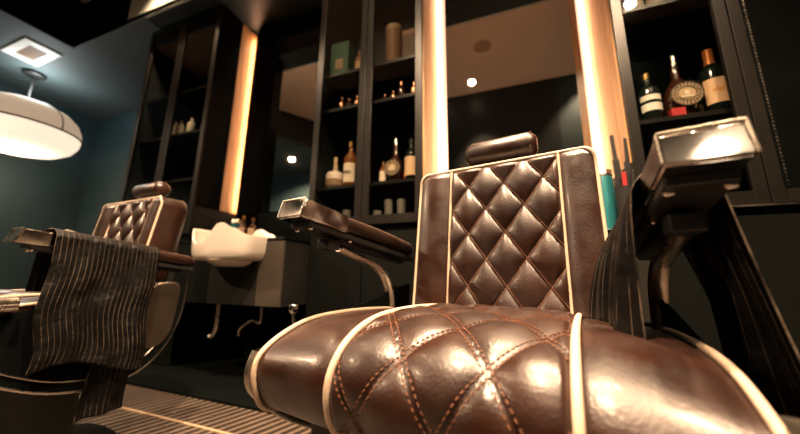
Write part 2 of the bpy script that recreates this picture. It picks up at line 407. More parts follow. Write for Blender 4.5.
lathe('wall_plate', [(0, 0), (.05, 0), (.05, .014), (0, .014)], 'dark_metal', g, 24, M=Matrix.Rotation(-PI/2, 4, 'X'))
lathe('lamp_arm', [(.010, .014), (.010, .06)], 'dark_metal', g, 12, M=Matrix.Rotation(-PI/2, 4, 'X'))
lathe('glow_globe', [(.050*sin(PI*k/12), -.050*cos(PI*k/12)) for k in range(13)], 'added_globe_glow', g, 28, M=Matrix.Translation((0, .108, 0)))
downlight(-2.55, 1.10, HC, 'ceiling downlight grazing the pale side of the raised ceiling', 190, 100, tgt=(-2.55, 1.25, 2.5))
downlight(-3.9, -.74, H, 'downlight in the teal ceiling reflected low in the left mirror', 520, 150)
downlight(1.15, -.32, HC, 'ceiling downlight washing the teal wall behind the camera', 130, 90)
t_ = lathe('ceiling_speaker', [(0, -.006), (.085, -.006), (.10, -.004), (.105, 0)], 'vent_core'); t_.location = (-.17, .39, HC)
tag(t_, 'round flush ceiling speaker reflected in the middle mirror', 'speaker')
t_ = lathe('sprinkler_head', [(0, -.03), (.012, -.03), (.012, -.01), (.028, -.004), (.03, 0)], 'white_metal', n=16); t_.location = (-.30, .05, HC)
tag(t_, 'small sprinkler head on the raised ceiling, reflected in the middle mirror', 'sprinkler')
v = empty('ceiling_vent', (-4.56, 1.26, H), 0, 'white framed rectangular air vent in the teal ceiling', 'vent')
bm = bmesh.new()
for a in ((-.245, .245, -.130, -.065), (-.245, .245, .065, .130), (-.245, -.15, -.065, .065), (.15, .245, -.065, .065)): a_box(bm, a[0], a[1], a[2], a[3], -.014, 0)
finish('vent_frame', bm, 'white_metal', v)
bm = bmesh.new(); a_box(bm, -.15, .15, -.065, .065, -.003, 0)
for k in range(9): a_box(bm, -.148, .148, -.060+k*.0142, -.056+k*.0142, -.010, -.003)
finish('vent_grille', bm, 'vent_core', v)

p = empty('pendant_lamp', (-5.02, 1.45, H), 0, 'large round cream pendant lamp with a dark band, hung from the teal ceiling', 'lamp')
lathe('ceiling_canopy', [(0, 0), (.085, 0), (.09, -.01), (.09, -.035), (.075, -.045), (0, -.045)], 'black_plastic', p)
lathe('stem', [(.014, -.04), (.014, -.36)], 'dark_metal', p, 14)
lathe('shade_top', [(.0, -.345), (.10, -.36), (.24, -.40), (.36, -.46), (.435, -.54), (.47, -.63), (.475, -.70)], 'shade_fabric', p, 64, angle=80)
lathe('shade_bowl', [(.475, -.715), (.465, -.78), (.42, -.86), (.33, -.92), (.2, -.955), (0, -.97)], 'shade_glow', p, 64, angle=80)
lathe('metal_band', [(.474, -.698), (.482, -.698), (.482, -.716), (.474, -.716)], 'dark_metal', p, 64)
for k in range(4):
    a = PI/4+k*PI/2-.45
    pr = [(.05, -.345), (.10, -.354), (.24, -.394), (.36, -.455), (.44, -.537), (.476, -.63), (.481, -.705)]
    tube('strap', [(cos(a)*r_, sin(a)*r_, z) for r_, z in pr], .006, 'dark_metal', p, 6)
l = bpy.data.lights.new('bulb', 'POINT'); l.energy = 22; l.color = (1, .80, .58); l.shadow_soft_size = .12
o = bpy.data.objects.new('bulb', l); C.objects.link(o); o.parent = p; o.location = (0, 0, -1.12)
l = bpy.data.lights.new('bulb', 'POINT'); l.energy = 16; l.color = (.85, .93, .95); l.shadow_soft_size = .1
o = bpy.data.objects.new('bulb', l); C.objects.link(o); o.parent = p; o.location = (.12, 0, -.24)

# ------------------------------------------------------------------ barber chair
HW = .305; PL, PR = -.142, .166
seat_ctrl = [(.455, .532), (.40, .536), (.33, .541), (.25, .544), (.18, .544), (.12, .541), (.07, .531), (.030, .512), (.006, .486), (-.002, .462), (.002, .434), (.014, .410), (.04, .397), (.12, .392), (.25, .392), (.455, .396)]
def make_seat(root):
    P3 = spline([(0, y, z) for y, z in seat_ctrl], 10)
    NS = 150; pr, LEN = resample(P3, NS)
    def nrm(i):
        a = pr[max(i-1, 0)]; b = pr[min(i+1, NS-1)]; t = (b-a).normalized(); return Vector((0, t.z, -t.y))   # outward (travelling forward along top: t=-y -> n=+z)
    # arc position of the row-2 crossing (y = .09) on top
    s2 = next(i for i in range(NS) if pr[i].y < .093)*LEN/(NS-1)
    pxx, pss, xc = .116, .150, .018
    def disp(x, s):
        if PL < x < PR:
            if pr[min(NS-1, int(s/LEN*(NS-1)))].z < .415: fade = 0.
            else: fade = 1.
            a = (x-xc)/pxx+(s-s2)/pss; b = (x-xc)/pxx-(s-s2)/pss
            q = abs(sin(PI*a)*sin(PI*b))**.42
            e = min(1, min(x-PL, PR-x)/.014); e = e**.5
            return (.0125*q*(.35+.65*fade))*e + .004*e
        w = (PL+HW) if x < 0 else (HW-PR)
        d = (x+HW) if x < 0 else (HW-x)
        return .008*min(1, max(0, (w-d)/.03))**.5
    xs = []
    for a, b, n in ((-HW, PL, 22), (PL, PR, 150), (PR, HW, 22)):
        for i in range(n): xs.append(a+(b-a)*i/n)
    xs.append(HW)
    def surf(x, i, off=0):
        e = max(0, (abs(x)-(HW-.03))/.03); shr = 1-.10*e*e
        n = nrm(i); p = pr[i]; c = Vector((0, .25, .48))
        bulge = .002*cos(PI*x/(2*HW))                      # gentle crown across the width
        q = p+n*(disp(x, i*LEN/(NS-1))+bulge*(1 if n.y < .5 else 0)+off)
        q.z -= .020*(abs(x)/HW)**3*smoothstep(.46, .54, q.z)
        return Vector((x-.009*max(0, -x)/HW+(-.006)*max(0, x)/HW, q.y, q.z))
    G = [[surf(x, i) for i in range(NS)] for x in xs]
    bm = bmesh.new(); V = grid_mesh(bm, G)
    bm.faces.new(V[0]); bm.faces.new(list(reversed(V[-1])))
    bm.faces.new([V[j][0] for j in range(len(xs))]) if False else None
    seat = finish('seat_cushion', bm, 'leather', root, True, 60)
    seat.location = (0, 0, 0)
    # piping
    i0, i1 = 6, int(NS*.80)
    for x in (-HW, PL, PR, HW):
        pts = [surf(x, i, .004 if abs(x) > .2 else .009) for i in range(i0, i1, 2)]
        tube('piping', pts, .0048 if abs(x) > .2 else .0055, 'piping', seat, 8)
    # double rows of stitches along the grooves
    bm = bmesh.new(); step = .0078
    def stitch(x, s, dx, ds):
        i = s/LEN*(NS-1)
        if i < 2 or i > NS*.74: return
        ii = int(i); n = nrm(ii); t = pr[min(ii+1, NS-1)]-pr[ii]; t.normalize()
        p = surf(x, ii).lerp(surf(x, min(NS-1, ii+1)), i-ii)
        d = Vector((dx, 0, 0))+t*ds; d.normalize(); side = n.cross(d)
        M = Matrix((d, side, n)).transposed().to_4x4(); M.translation = p+n*.0004
        a_box(bm, -.0024, .0024, -.0007, .0007, -.0007, .0010, 0, M)
    for fam in (1, -1):
        for k in range(-8, 9):
            # (x-xc)/pxx + fam*(s-s2)/pss = k
            s = 0
            L_ = math.hypot(pxx, pss)
            while s < LEN:
                x = xc+pxx*(k-fam*(s-s2)/pss)
                nx, ns = fam*1/pxx, 1/pss; nl = math.hypot(1/pxx, 1/pss)
                for o_ in (-.0045, .0045):
                    X = x+o_*(1/pxx)/nl; Sx = s+o_*fam*(1/pss)/nl
                    if PL+.006 < X < PR-.006 and 0 < Sx < LEN: stitch(X, Sx, -fam*pxx, pss)
                s += step*pss/L_
    finish('stitching', bm, 'thread', seat)
    return seat
BW = .226; BL, BR = -.131, .150; BZ0, BZ1 = .520, .925
def make_back(root):
    def plane(x, z, off):
        y = .406+(z-.563)*(.052/.362); n = Vector((0, -.99, .142)); return Vector((x, y, z))+n*off
    def disp(x, z):
        if BL < x < BR:
            a = (x-.016)/.097+(z-.731)/.1355; b = (x-.016)/.097-(z-.731)/.1355
            q = abs(sin(PI*a)*sin(PI*b))**.45
            e = min(1, min(x-BL, BR-x)/.012)**.5; e2 = min(1, max(0, BZ1-z)/.012)**.5
            return (.014*q+.003)*e*e2
        w = (BL+BW) if x < 0 else (BW-BR); d = (x+BW) if x < 0 else (BW-x)
        t = max(0, min(1, d/w)); e2 = min(1, max(0, BZ1-z)/.02)**.5
        return (.016*sin(PI*t)**.6+.001)*e2
    xs = []
    for a, b, n in ((-BW, -BW+.04, 12), (-BW+.04, BL, 14), (BL, BR, 130), (BR, BW-.04, 14), (BW-.04, BW, 12)):
        for i in range(n): xs.append(a+(b-a)*i/n)
    xs.append(BW)
    rc = .035
    def ztop(x):
        d = abs(x)-(BW-rc); base = BZ1+.004*cos(PI*x/(2*BW))
        return base if d <= 0 else base-(rc-math.sqrt(max(0, rc*rc-d*d)))
    NZ = 150
    def bow(x): return -.010*(x/BW)**2           # bolsters wrap slightly forward
    def pt(x, t):
        z = BZ0+(ztop(x)-BZ0)*t; return plane(x, z, disp(x, z)-bow(x))
    G = [[pt(x, j/(NZ-1)) for j in range(NZ)] for x in xs]
    bm = bmesh.new(); V = grid_mesh(bm, G)
    # wrap the boundary round to the back shell
    rim = [V[0][j] for j in range(NZ)]+[V[i][NZ-1] for i in range(1, len(xs))]+[V[-1][j] for j in range(NZ-2, -1, -1)]
    prev = rim
    for dy, sc in ((.012, 1.0), (.045, 1.012), (.085, 1.0), (.108, .95), (.116, .85)):
        cur = []
        for v_ in rim:
            x, y, z = v_.co; zc = .70
            cur.append(bm.verts.new((x*sc, y+dy, BZ0+(z-BZ0)*(1 if sc > 1 else .5+.5*sc))))
        for i in range(len(rim)-1): bm.faces.new((prev[i], prev[i+1], cur[i+1], cur[i]))
        prev = cur
    bm.faces.new(prev)
    back = finish('backrest', bm, 'leather', root, True, 55)
    def edge(x, z, o=.002): return plane(x, z, disp(x, z)-bow(x)+o)
    pts = [edge(-BW, BZ0+.02+(ztop(-BW)-BZ0-.02)*k/12) for k in range(12)]
    pts += [edge(-BW+rc*(1-cos(a)), ztop(-BW+rc*(1-cos(a)))) for a in [PI/2*k/8 for k in range(9)]]
    pts += [edge(x, ztop(x)) for x in [-BW+rc+(2*BW-2*rc)*k/20 for k in range(1, 20)]]
    pts += [edge(BW-rc*(1-sin(a)), ztop(BW-rc*(1-sin(a)))) for a in [PI/2*k/8 for k in range(9)]]
    pts += [edge(BW, ztop(BW)-(ztop(BW)-BZ0-.02)*k/12) for k in range(1, 13)]
    tube('piping', pts, .0042, 'piping', back, 8)
    for x in (BL, BR): tube('piping', [edge(x, BZ0+.02+(BZ1-BZ0-.02)*k/14, .003) for k in range(15)], .0034, 'piping', back, 8)
    # two fine seam lines along each groove
    bm = bmesh.new()
    for fam in (1, -1):
        for k in range(-9, 10):
            seg = []
            for j in range(0, 130):
                z = BZ0+.02+(BZ1-.005-BZ0-.02)*j/129
                x = .016+.097*(k-fam*(z-.731)/.1355)
                if BL+.005 < x < BR-.005: seg.append(edge(x+.0035*1, z, .0005))
                elif len(seg) > 3: a_tube(bm, seg, .0009, 4); seg = []
                else: seg = []
            if len(seg) > 3: a_tube(bm, seg, .0009, 4)
    finish('stitching', bm, 'thread', back)
    return back
def make_arm(root, s, xa, dy=0, dz=0):
    # local arm axis: y from .05 to .50, slopes down to the rear
    def zt(y): return .772-(y-.05)*.115
    aw = .034
    kids0 = set(bpy.data.objects)
    def slab(bm, ya, yb, za, zb, w=aw, bev=.004, lean=0.):
        r = bmesh.ops.create_cube(bm, size=1); vs = r['verts']
        for v_ in vs:
            y = ya if v_.co.y < 0 else yb; top = v_.co.z > 0
            z = zt(y)+(za if top else zb)
            if v_.co.y < 0 and not top: y -= lean
            v_.co = Vector((xa+(w if v_.co.x > 0 else -w), y, z))
        if bev: bmesh.ops.bevel(bm, geom=list({e for v_ in vs for e in v_.link_edges}), offset=bev, segments=3, affect='EDGES')
    bm = bmesh.new(); slab(bm, .062, .505, -.040, -.054, aw-.004, .002)
    slab(bm, .17, .47, -.054, -.066, .012, .002)
    arm = finish('armrest', bm, 'black_plastic', root)
    bm = bmesh.new(); slab(bm, .046, .178, 0, -.040, aw+.001, .004, .014)
    finish('arm_cap', bm, 'chrome', arm, True, 40)
    # rim of the cap: bright folded edge
    bm = bmesh.new()
    for sx in (-1, 1): a_tube(bm, [(xa+sx*(aw), .044, zt(.05)-.001), (xa+sx*aw, .034, zt(.05)-.036)], .0022, 6)
    a_tube(bm, [(xa-aw, .044, zt(.05)), (xa+aw, .044, zt(.05))], .0022, 6)
    finish('cap_rim', bm, 'steel_satin', arm, True, 60)
    # pad: rounded loaf
    G = []
    NP = 26
    for i in range(NP):
        t = i/(NP-1); y = .176+t*.345; e = min(1, (1-t)/.14); e = math.sqrt(max(0, 1-(1-e)**2)); f = min(1, .82+t*3)
        row = []
        for k in range(24):
            a = 2*PI*k/24; cx_, cz_ = cos(a), sin(a)
            px_ = math.copysign(abs(cx_)**.6, cx_)*(aw+.003)*max(.05, e)*f; pz_ = math.copysign(abs(cz_)**.6, cz_)*.021*max(.1, e)
            row.append(Vector((xa+px_, y, zt(y)-.019+pz_+.004*sin(PI*t))))
        row.append(row[0].copy()); G.append(row)
    bm = bmesh.new(); V = grid_mesh(bm, G); bm.faces.new(V[0][:-1]); bm.faces.new(V[-1][:-1])
    bmesh.ops.remove_doubles(bm, verts=bm.verts, dist=1e-5)
    finish('arm_pad', bm, 'leather_dark', arm, True, 60)
    for x_, y_ in ((-.024, .078), (.024, .072), (-.022, .20), (.024, .195)):
        lathe('screw', [(0, -.005), (.004, -.0045), (.0062, -.002), (.0065, 0)], 'chrome', arm, 12, cx=xa+x_, cy=y_, cz=zt(y_)-.054)
    xb = xa+.004*s
    pts = spline([(xb, .185, zt(.185)-.072), (xb, .25, .668), (xb, .33, .650), (xb, .385, .618), (xb, .412, .57), (xb, .42, .50), (xb, .42, .42)], 5)
    tube('arm_bracket', pts, .016, 'steel_satin', arm, 10, rz=.009)
    box('bracket_plate', xa-.018, xa+.018, .13, .17, .676, .700, 'dark_metal', arm, .003)
    arm.location = (0, dy, dz)
    return arm
def make_chair(loc, rz, label, left_arm=True, dy=0, dz=0, rail=(-.005, .055, .508)):
    root = empty('barber_chair', loc, rz, label, 'barber chair', None)
    make_seat(root); make_back(root)
    make_arm(root, 1, .293, dy, dz)
    if left_arm: make_arm(root, -1, -.318)
    else:
        tube('arm_bracket', spline([(-.31, .47, .50), (-.31, .48, .62), (-.31, .455, .70), (-.315, .41, .772), (-.32, .36, .792)], 6), .017, 'porcelain', root, 12)
    # headrest on a short post
    hr = lathe('headrest', [(0, 0), (.020, 0), (.030, .008), (.036, .022), (.036, .178), (.030, .192), (.020, .20), (0, .20)], 'leather', root, 28,
               M=Matrix.Translation((-.10, .505, .985)) @ Matrix.Rotation(PI/2, 4, 'Y'))
    bm = bmesh.new()
    for k in range(14):
        a = 2*PI*k/14
        for x_ in (.086,):
            r = bmesh.ops.create_uvsphere(bm, u_segments=6, v_segments=4, radius=.0014)
            for v_ in r['verts']: v_.co += Vector((x_, .505+.0365*cos(a), .985+.0365*sin(a)))
    finish('edge_stitching', bm, 'thread', hr, True)
    box('headrest_post', -.012, .012, .500, .512, .86, .96, 'steel_satin', root, .002)
    # rounded side shells with bright rims
    for s in (-1, 1):
        x = s*.309-.008
        out = [(-.010, .490), (-.020, .458), (-.004, .420), (.08, .352), (.20, .292), (.32, .275), (.42, .300), (.49, .372), (.525, .48), (.53, .60)]
        P = [Vector((x+s*.003, a, b)) for a, b in out]; pts = spline(P, 5)
        inn = [Vector((x+s*.009, q.y+(.25-q.y)*.12, q.z+(.46-q.z)*.16)) for q in pts]
        bm = bmesh.new()
        G = [[Vector((x-s*.004, q.y, q.z)) for q in pts], [Vector((x-s*.004, q.y, .52)) for q in pts]]
        ring = [bm.verts.new(Vector((x-s*.001, q.y, q.z))) for q in pts]; ring2 = [bm.verts.new(Vector((x+s*.008, q.y, q.z))) for q in pts]
        bm.faces.new(ring); bm.faces.new(list(reversed(ring2)))
        for i in range(len(ring)): bm.faces.new((ring[i], ring[(i+1) % len(ring)], ring2[(i+1) % len(ring)], ring2[i]))
        sh = finish('side_shell', bm, 'black_paint_and_shade', root)
        cy_, cz_ = .445, .475
        bm = bmesh.new(); r0 = []; r1 = []
        for k in range(28):
            a = 2*PI*k/28; yy = cy_+.060*math.copysign(abs(cos(a))**.55, cos(a))+.02*sin(a); zz = cz_+.115*math.copysign(abs(sin(a))**.6, sin(a))
            r0.append(bm.verts.new((x+s*.007, yy, zz))); r1.append(bm.verts.new((x+s*.012, cy_+(yy-cy_)*.93, cz_+(zz-cz_)*.95)))
        bm.faces.new(r1)
        for k in range(28): bm.faces.new((r0[k], r0[(k+1) % 28], r1[(k+1) % 28], r1[k]))
        finish('shell_plate', bm, 'shell_metal', sh)
        tube('shell_rim', pts, .0058, 'steel_satin', sh, 8)
        tube('inner_rim', inn[6:-4], .003, 'steel_satin', sh, 6)
        if s < 0: continue
        ra, rb, rt = rail
        bm = bmesh.new()
        a_box(bm, x-.002, x+.034, ra, rb, rt-.036, rt, .005)
        for zz in (rt-.010, rt-.021, rt-.031): a_box(bm, x+.0, x+.037, ra-.003, rb-.002, zz-.003, zz+.003, .001)
        finish('side_rail', bm, 'steel_satin', root)
    # recline lever with chrome ball
    tube('lever', spline([(-.316, .22, .44), (-.36, .19, .45), (-.402, .150, .49), (-.408, .139, .532)], 4), .004, 'steel_satin', root, 8)
    return root
def chair_base(root, full=True):
    lathe('pedestal', [(0, .0), (.26, .0), (.26, .02), (.235, .04), (.15, .06), (.135, .10), (.135, .34), (0, .34)], 'base_green', root, 40, cx=0, cy=.25, cz=0)
    bm = bmesh.new(); a_box(bm, -.24, .24, .05, .45, .345, .398, .006); finish('seat_frame', bm, 'black_plastic', root)
    for s in (-1, 1): tube('footrest_arm', spline([(s*.17, .12, .36), (s*.17, .0, .33), (s*.17, -.09, .22), (s*.17, -.14, .13)], 4), .011, 'steel_satin', root, 8)
    tube('footrest_bar', [(-.2, -.15, .12), (.2, -.15, .12)], .018, 'steel_satin', root, 10)
c1 = make_chair((-.107, .384, 0), -.197, 'brown diamond-quilted leather barber chair in the foreground, cream piping, facing the camera')
chair_base(c1)
b = lathe('lever_knob', [(0, -.0125), (.0055, -.011), (.0103, -.007), (.0125, 0), (.0103, .007), (.0055, .011), (0, .0125)], 'chrome', c1, 20, cx=-.408, cy=.139, cz=.543)
c2 = make_chair((-1.545, .345, 0), -.07, 'quilted brown leather barber chair at the left, a pinstripe cape hung over its armrest', left_arm=False, dy=.035, dz=-.035, rail=(-.02, .105, .556))
chair_base(c2)
b = lathe('lever_knob', [(0, -.0125), (.0055, -.011), (.0103, -.007), (.0125, 0), (.0103, .007), (.0055, .011), (0, .0125)], 'chrome', c2, 20, cx=-.408, cy=.139, cz=.543)

# ------------------------------------------------------------------ capes (world placement through the chair's own transform)
def cape(name, chair_loc, rz, path_fn, y0, y1, label, nu=90, nv=110, extra=None):
    """path_fn(u in 0..1 along the arm, v in 0..1 across) -> local point and cloth uv"""
    G = []; UV = []
    for i in range(nu):
        u = i/(nu-1); row = []; ur = []
        for j in range(nv):
            v_ = j/(nv-1); p_, q_ = path_fn(u, v_); row.append(p_); ur.append(q_)
        G.append(row); UV.append(ur)
    bm = bmesh.new(); grid_mesh(bm, G, UV)
    o = finish(name, bm, 'pinstripe', None, True)
    o.location = chair_loc; o.rotation_euler = (0, 0, rz)
    so = o.modifiers.new('thick', 'SOLIDIFY'); so.thickness = .0022; so.offset = 0
    return tag(o, label, 'cape')
def arm_z(y): return .772-(y-.05)*.115+.004
def cape_right(u, v):
    y = .165+.275*u; x0 = .293; w = .041; zt_ = arm_z(y)
    LI, LO = .235, .60; T = 2*w; s = v*(LI+T+LO)
    if s < LI:            # inner fall
        d = LI-s; k = d/LI
        fold = .010*sin(u*15+2)*k+.006*sin(u*34+1)*k
        p_ = Vector((x0-w-.002-.080*k**.6*(.30+.70*u)-.016*sin(PI*k)*u+fold, y+.02*k*u, zt_-.012-d*.95))
    elif s < LI+T:
        q = (s-LI)/T; p_ = Vector((x0-w+2*w*q, y, zt_+.004*sin(PI*q)+.002))
        p_.z -= .012*abs(2*q-1)**6
    else:
        d = s-LI-T; k = d/LO; m_ = min(1, k*4)
        fold = (.016*sin(u*13+.5+k)+.008*sin(u*31+2*k))*min(1, k*2.2)*min(1, u*4)
        yy = .165+(y-.165)*(1-.40*m_)
        p_ = Vector((x0+w+.003+.105*k**1.15-.03*u*k+fold, yy+.01*k*u, zt_-.012-d*.97))
    return p_, (.36*u+.0, v)
cape('cape', (-.107, .384, 0), -.197, cape_right, 0, 0, 'black pinstripe barber cape hung over the right armrest of the foreground chair')
def cape_left(u, v):
    y = .118+.262*u; x0 = .293; w = .046; zt_ = arm_z(y)
    LI, LO = .16, .365-.02*sin(u*5); T = 2*w; s = v*(LI+T+LO)
    if s < LI:
        d = LI-s; k = d/LI
        p_ = Vector((x0-w-.004-.02*k+.006*sin(u*18)*k, y, zt_-.012-d))
    elif s < LI+T:
        q = (s-LI)/T; p_ = Vector((x0-w+2*w*q, y, zt_+.002+.004*sin(PI*q)-.012*abs(2*q-1)**6))
    else:
        d = s-LI-T; k = d/LO
        fold = (.006*sin(u*9+.8*k)+.003*sin(u*23+1.2*k)+.0015*sin(k*15+u*11)+.0015*sin(u*37-k*9))*min(1, k*2.5)
        p_ = Vector((x0+w+.005+.012*k+fold, y-.01*k+.012*k*sin(k*9), zt_-.012-d))
    p_.z -= .030; p_.y += .02
    return p_, (.40*u, v)
cape('cape', (-1.545, .345, 0), -.07, cape_left, 0, 0, 'dark pinstripe barber cape draped over the near armrest of the left chair')
def cape_tail(u, v):
    y = .205+.115*u+.05; d = .52*v
    return Vector((.322+.008*sin(u*9+v*3), y+.018+.01*sin(v*5), .56-d*.70)), (.18*u, v)
cape('towel', (-1.545, .345, 0), -.07, cape_tail, 0, 0, 'narrow dark pinstripe towel end hanging below the cape on the left chair', 40, 60)['category'] = 'towel'

# ------------------------------------------------------------------ basin and plumbing
def basin():
    r = empty('shampoo_basin', (-1.465, 1.28, .69), 0, 'white porcelain shampoo basin with a dipped neck rest, on the left counter', 'basin')
    n = 96
    prz = [(-.215, .180), (-.192, .174), (-.168, .115), (-.135, .090), (-.09, .086), (-.055, .105), (-.02, .155), (.015, .190), (.05, .195), (.13, .165), (.215, .125)]
    def rz_(x):
        for (a, za), (b, zb) in zip(prz, prz[1:]):
            if x <= b: return za+(zb-za)*smoothstep(0, 1, (x-a)/(b-a)) if x >= a else za
        return prz[-1][1]
    prof = [(0.02, .0, 0), (.55, .0, 0), (.86, .004, 0), (.93, .02, .0), (.97, .0, .35), (1.0, .0, .95), (1.0, .004, 1.0), (.96, .004, 1.0), (.93, -.004, .95), (.90, .0, .55), (.80, .02, .12), (.5, .02, .03), (.02, .018, .0)]
    G = []
    for i in range(n+1):
        a = 2*PI*i/n; m_ = (abs(cos(a))**5+abs(sin(a))**5)**(-.2); x = .213*cos(a)*m_; y = .135*sin(a)*m_; row = []
        for sc, dz, f in prof: row.append(Vector((x*sc, y*sc, dz+rz_(x)*f)))
        G.append(row)
    bm = bmesh.new(); grid_mesh(bm, G); bmesh.ops.remove_doubles(bm, verts=bm.verts, dist=1e-5)
    finish('bowl', bm, 'porcelain', r, True, 70)
    bm = bmesh.new(); a_lathe(bm, [(0, -.03), (.07, -.028), (.115, -.012), (.128, .004)], 32); finish('bowl_foot', bm, 'porcelain', r, True, 60)
    tube('faucet', spline([(-.10, .07, .06), (-.10, .07, .13), (-.10, .05, .15), (-.07, -.01, .125)], 5), .011, 'porcelain', r, 10)
    return r
basin()
tag(tube('drain_pipe', spline([(-1.62, 1.36, .454), (-1.62, 1.36, .33), (-1.64, 1.36, .27), (-1.67, 1.36, .265)], 5), .012, 'steel_satin'), 'thin metal drain pipe hanging under the left counter', 'pipe')
tag(tube('supply_hose', spline([(-1.36, 1.42, .454), (-1.36, 1.42, .35), (-1.42, 1.42, .36), (-1.50, 1.42, .31), (-1.51, 1.42, .27)], 5), .008, 'steel_satin'), 'short curved metal hose under the left counter, right of the drain pipe', 'hose')

# ------------------------------------------------------------------ bottles, jars and boxes
def bottle(x, y, z, h, r, body='dark_glass', cap='black_plastic', lab=None, labz=(.12, .55), label='', cat='bottle', group=None, neck=.32, shoulder=.62, bands=None, capm=.12, name='liquor_bottle', marks=None):
    g = empty(name, (x, y, z), 0, label, cat, group)
    nr = r*neck
    lathe('glass_body', [(0, 0), (r*.92, 0), (r, h*.02), (r, h*shoulder), (r*.9, h*(shoulder+.05)), (r*.55, h*(shoulder+.11)), (nr, h*(shoulder+.17)), (nr, h*(1-capm)), (0, h*(1-capm))], body, g, 24)
    lathe('cap', [(0, h*(1-capm)-.001), (nr*1.15, h*(1-capm)-.001), (nr*1.2, h*.995), (nr, h), (0, h)], cap, g, 16)
    for k, (l0, l1, m) in enumerate(bands or ([(labz[0], labz[1], lab)] if lab else [])):
        lb = lathe('paper_label', [(r*1.015, h*l0), (r*1.02, h*l0), (r*1.02, h*l1), (r*1.015, h*l1)], m, g, 20, a0=-PI/2-1.25, a1=-PI/2+1.25)
        if marks and k == 0:
            bm = bmesh.new(); rr = r*1.025; zc = h*(l0+l1)/2
            for q in range(7):
                a = -PI/2-.55+q*.18
                M = Matrix.Translation((cos(a)*rr, sin(a)*rr, zc+.006*sin(q*2.1))) @ Matrix.Rotation(a+PI/2, 4, 'Z') @ Matrix.Rotation(.3*sin(q*1.7), 4, 'Y')
                a_box(bm, -.0035, .0030, -.0005, .0005, -.007-.003*(q % 2), .008+.003*(q % 3), 0, M)
            finish('label_marks', bm, marks, lb)
    return g
def medallion(x, y, z, h, r, label):
    g = empty('liquor_bottle', (x, y, z), 0, label, 'bottle')
    lathe('glass_body', [(0, 0), (r*.55, 0), (r*.8, h*.04), (r*1.0, h*.18), (r*1.02, h*.30), (r*.9, h*.44), (r*.5, h*.56), (r*.27, h*.63), (r*.25, h*.80), (0, h*.80)], 'brown_glass', g, 28)
    lathe('stopper', [(0, h*.80), (r*.30, h*.80), (r*.32, h*.86), (r*.22, h*.90), (r*.27, h*.96), (r*.18, h), (0, h)], 'chrome', g, 16)
    R_ = r*.98; yy = -r*1.05; zc = h*.31
    M = Matrix.Translation((0, yy, zc)) @ Matrix.Rotation(PI/2, 4, 'X')
    d = lathe('round_label', [(0, 0), (R_*.98, 0), (R_, .001), (R_, .003), (0, .004)], 'label_tan', g, 36, M=M)
    bm = bmesh.new()
    a_lathe(bm, [(R_*.94, .003), (R_*.94, .006), (R_, .006), (R_, .003)], 36, M=M)
    a_lathe(bm, [(R_*.55, .0035), (R_*.55, .0055), (R_*.60, .0055), (R_*.60, .0035)], 30, M=M)
    for k in range(22):
        a = 2*PI*k/22; M2 = M @ Matrix.Rotation(a, 4, 'Z') @ Matrix.Translation((R_*.77, 0, .005))
        a_box(bm, -R_*.10, R_*.10, -R_*(.03+.02*(k % 2)), R_*.04, -.001, .001, 0, M2)
    finish('label_ring', bm, 'ink', d)
    bm = bmesh.new(); a_lathe(bm, [(0, .0045), (R_*.26, .0045), (R_*.22, .007), (0, .009)], 16, M=M @ Matrix.Scale(.6, 4, (1, 0, 0))); a_box(bm, -R_*.36, R_*.36, -R_*.34, -R_*.18, .0045, .007, 0, M)
    finish('label_emblem', bm, 'label_cream', d)
    return g
Y1 = 1.62
# middle cabinet, eye-level shelf
g = empty('decanter', (-1.045, Y1, 1.165), 0, 'squat round cream and brown decanter with a tall stopper, left door of the middle cabinet', 'decanter')
lathe('decanter_body', [(0, 0), (.048, 0), (.054, .01), (.058, .05), (.058, .095), (.050, .11), (.020, .118), (.017, .13), (0, .13)], 'stone_jar', g)
lathe('decanter_band', [(.0585, .018), (.060, .018), (.060, .06), (.0585, .06)], 'label_brown', g)
lathe('stopper', [(0, .13), (.014, .13), (.016, .16), (.010, .17), (.013, .215), (.009, .222), (0, .222)], 'label_tan', g, 14)
bottle(-.935, Y1, 1.165, .315, .042, 'amber_glass', 'gold_metal', 'label_cream', (.10, .50), 'tall bottle with a large cream label, left door of the middle cabinet', marks='ink')
bottle(-.700, Y1-.01, 1.165, .145, .021, 'amber_glass', 'gold_metal', 'label_cream', (.10, .55), 'small slim bottle with cream label, left of the round-medallion bottle', marks=None)
medallion(-.635, Y1+.03, 1.165, .310, .052, 'bottle with a round tan medallion in the middle cabinet')
bottle(-.520, Y1, 1.165, .27, .040, 'dark_glass', 'black_plastic', 'label_peach', (.12, .55), 'dark bottle with peach label at the right end of the middle cabinet shelf')
tag(box('red_tag', -.575, -.555, Y1+.02, Y1+.05, 1.166, 1.235, 'wax_red'), 'small red box beside the round-medallion bottle in the middle cabinet', 'box')
# glasses on the lowest shelf
def tumbler(x, h, r, label, y=Y1, z=.935):
    bm = bmesh.new(); a_lathe(bm, [(0, 0), (r*.9, 0), (r, h), (r*.93, h), (r*.83, .008), (0, .008)], 20)
    o = finish('glass', bm, 'clear_glass', None, True, 50); o.location = (x, y, z); tag(o, label, 'glass', 'drinking glasses on the lowest cabinet shelf')
for x, h, r, lb in ((-.735, .068, .026, 'short glass, leftmost behind the right door of the middle cabinet'), (-.663, .130, .026, 'tall glass standing between a short one and another tall one'), (-.582, .128, .027, 'tall glass nearest the right edge of the middle cabinet'),
                    (-.945, .085, .028, 'dim glass behind the left door of the middle cabinet, right of its twin'), (-1.03, .08, .027, 'dim glass at the far left of the lowest cabinet shelf')): tumbler(x, h, r, lb)
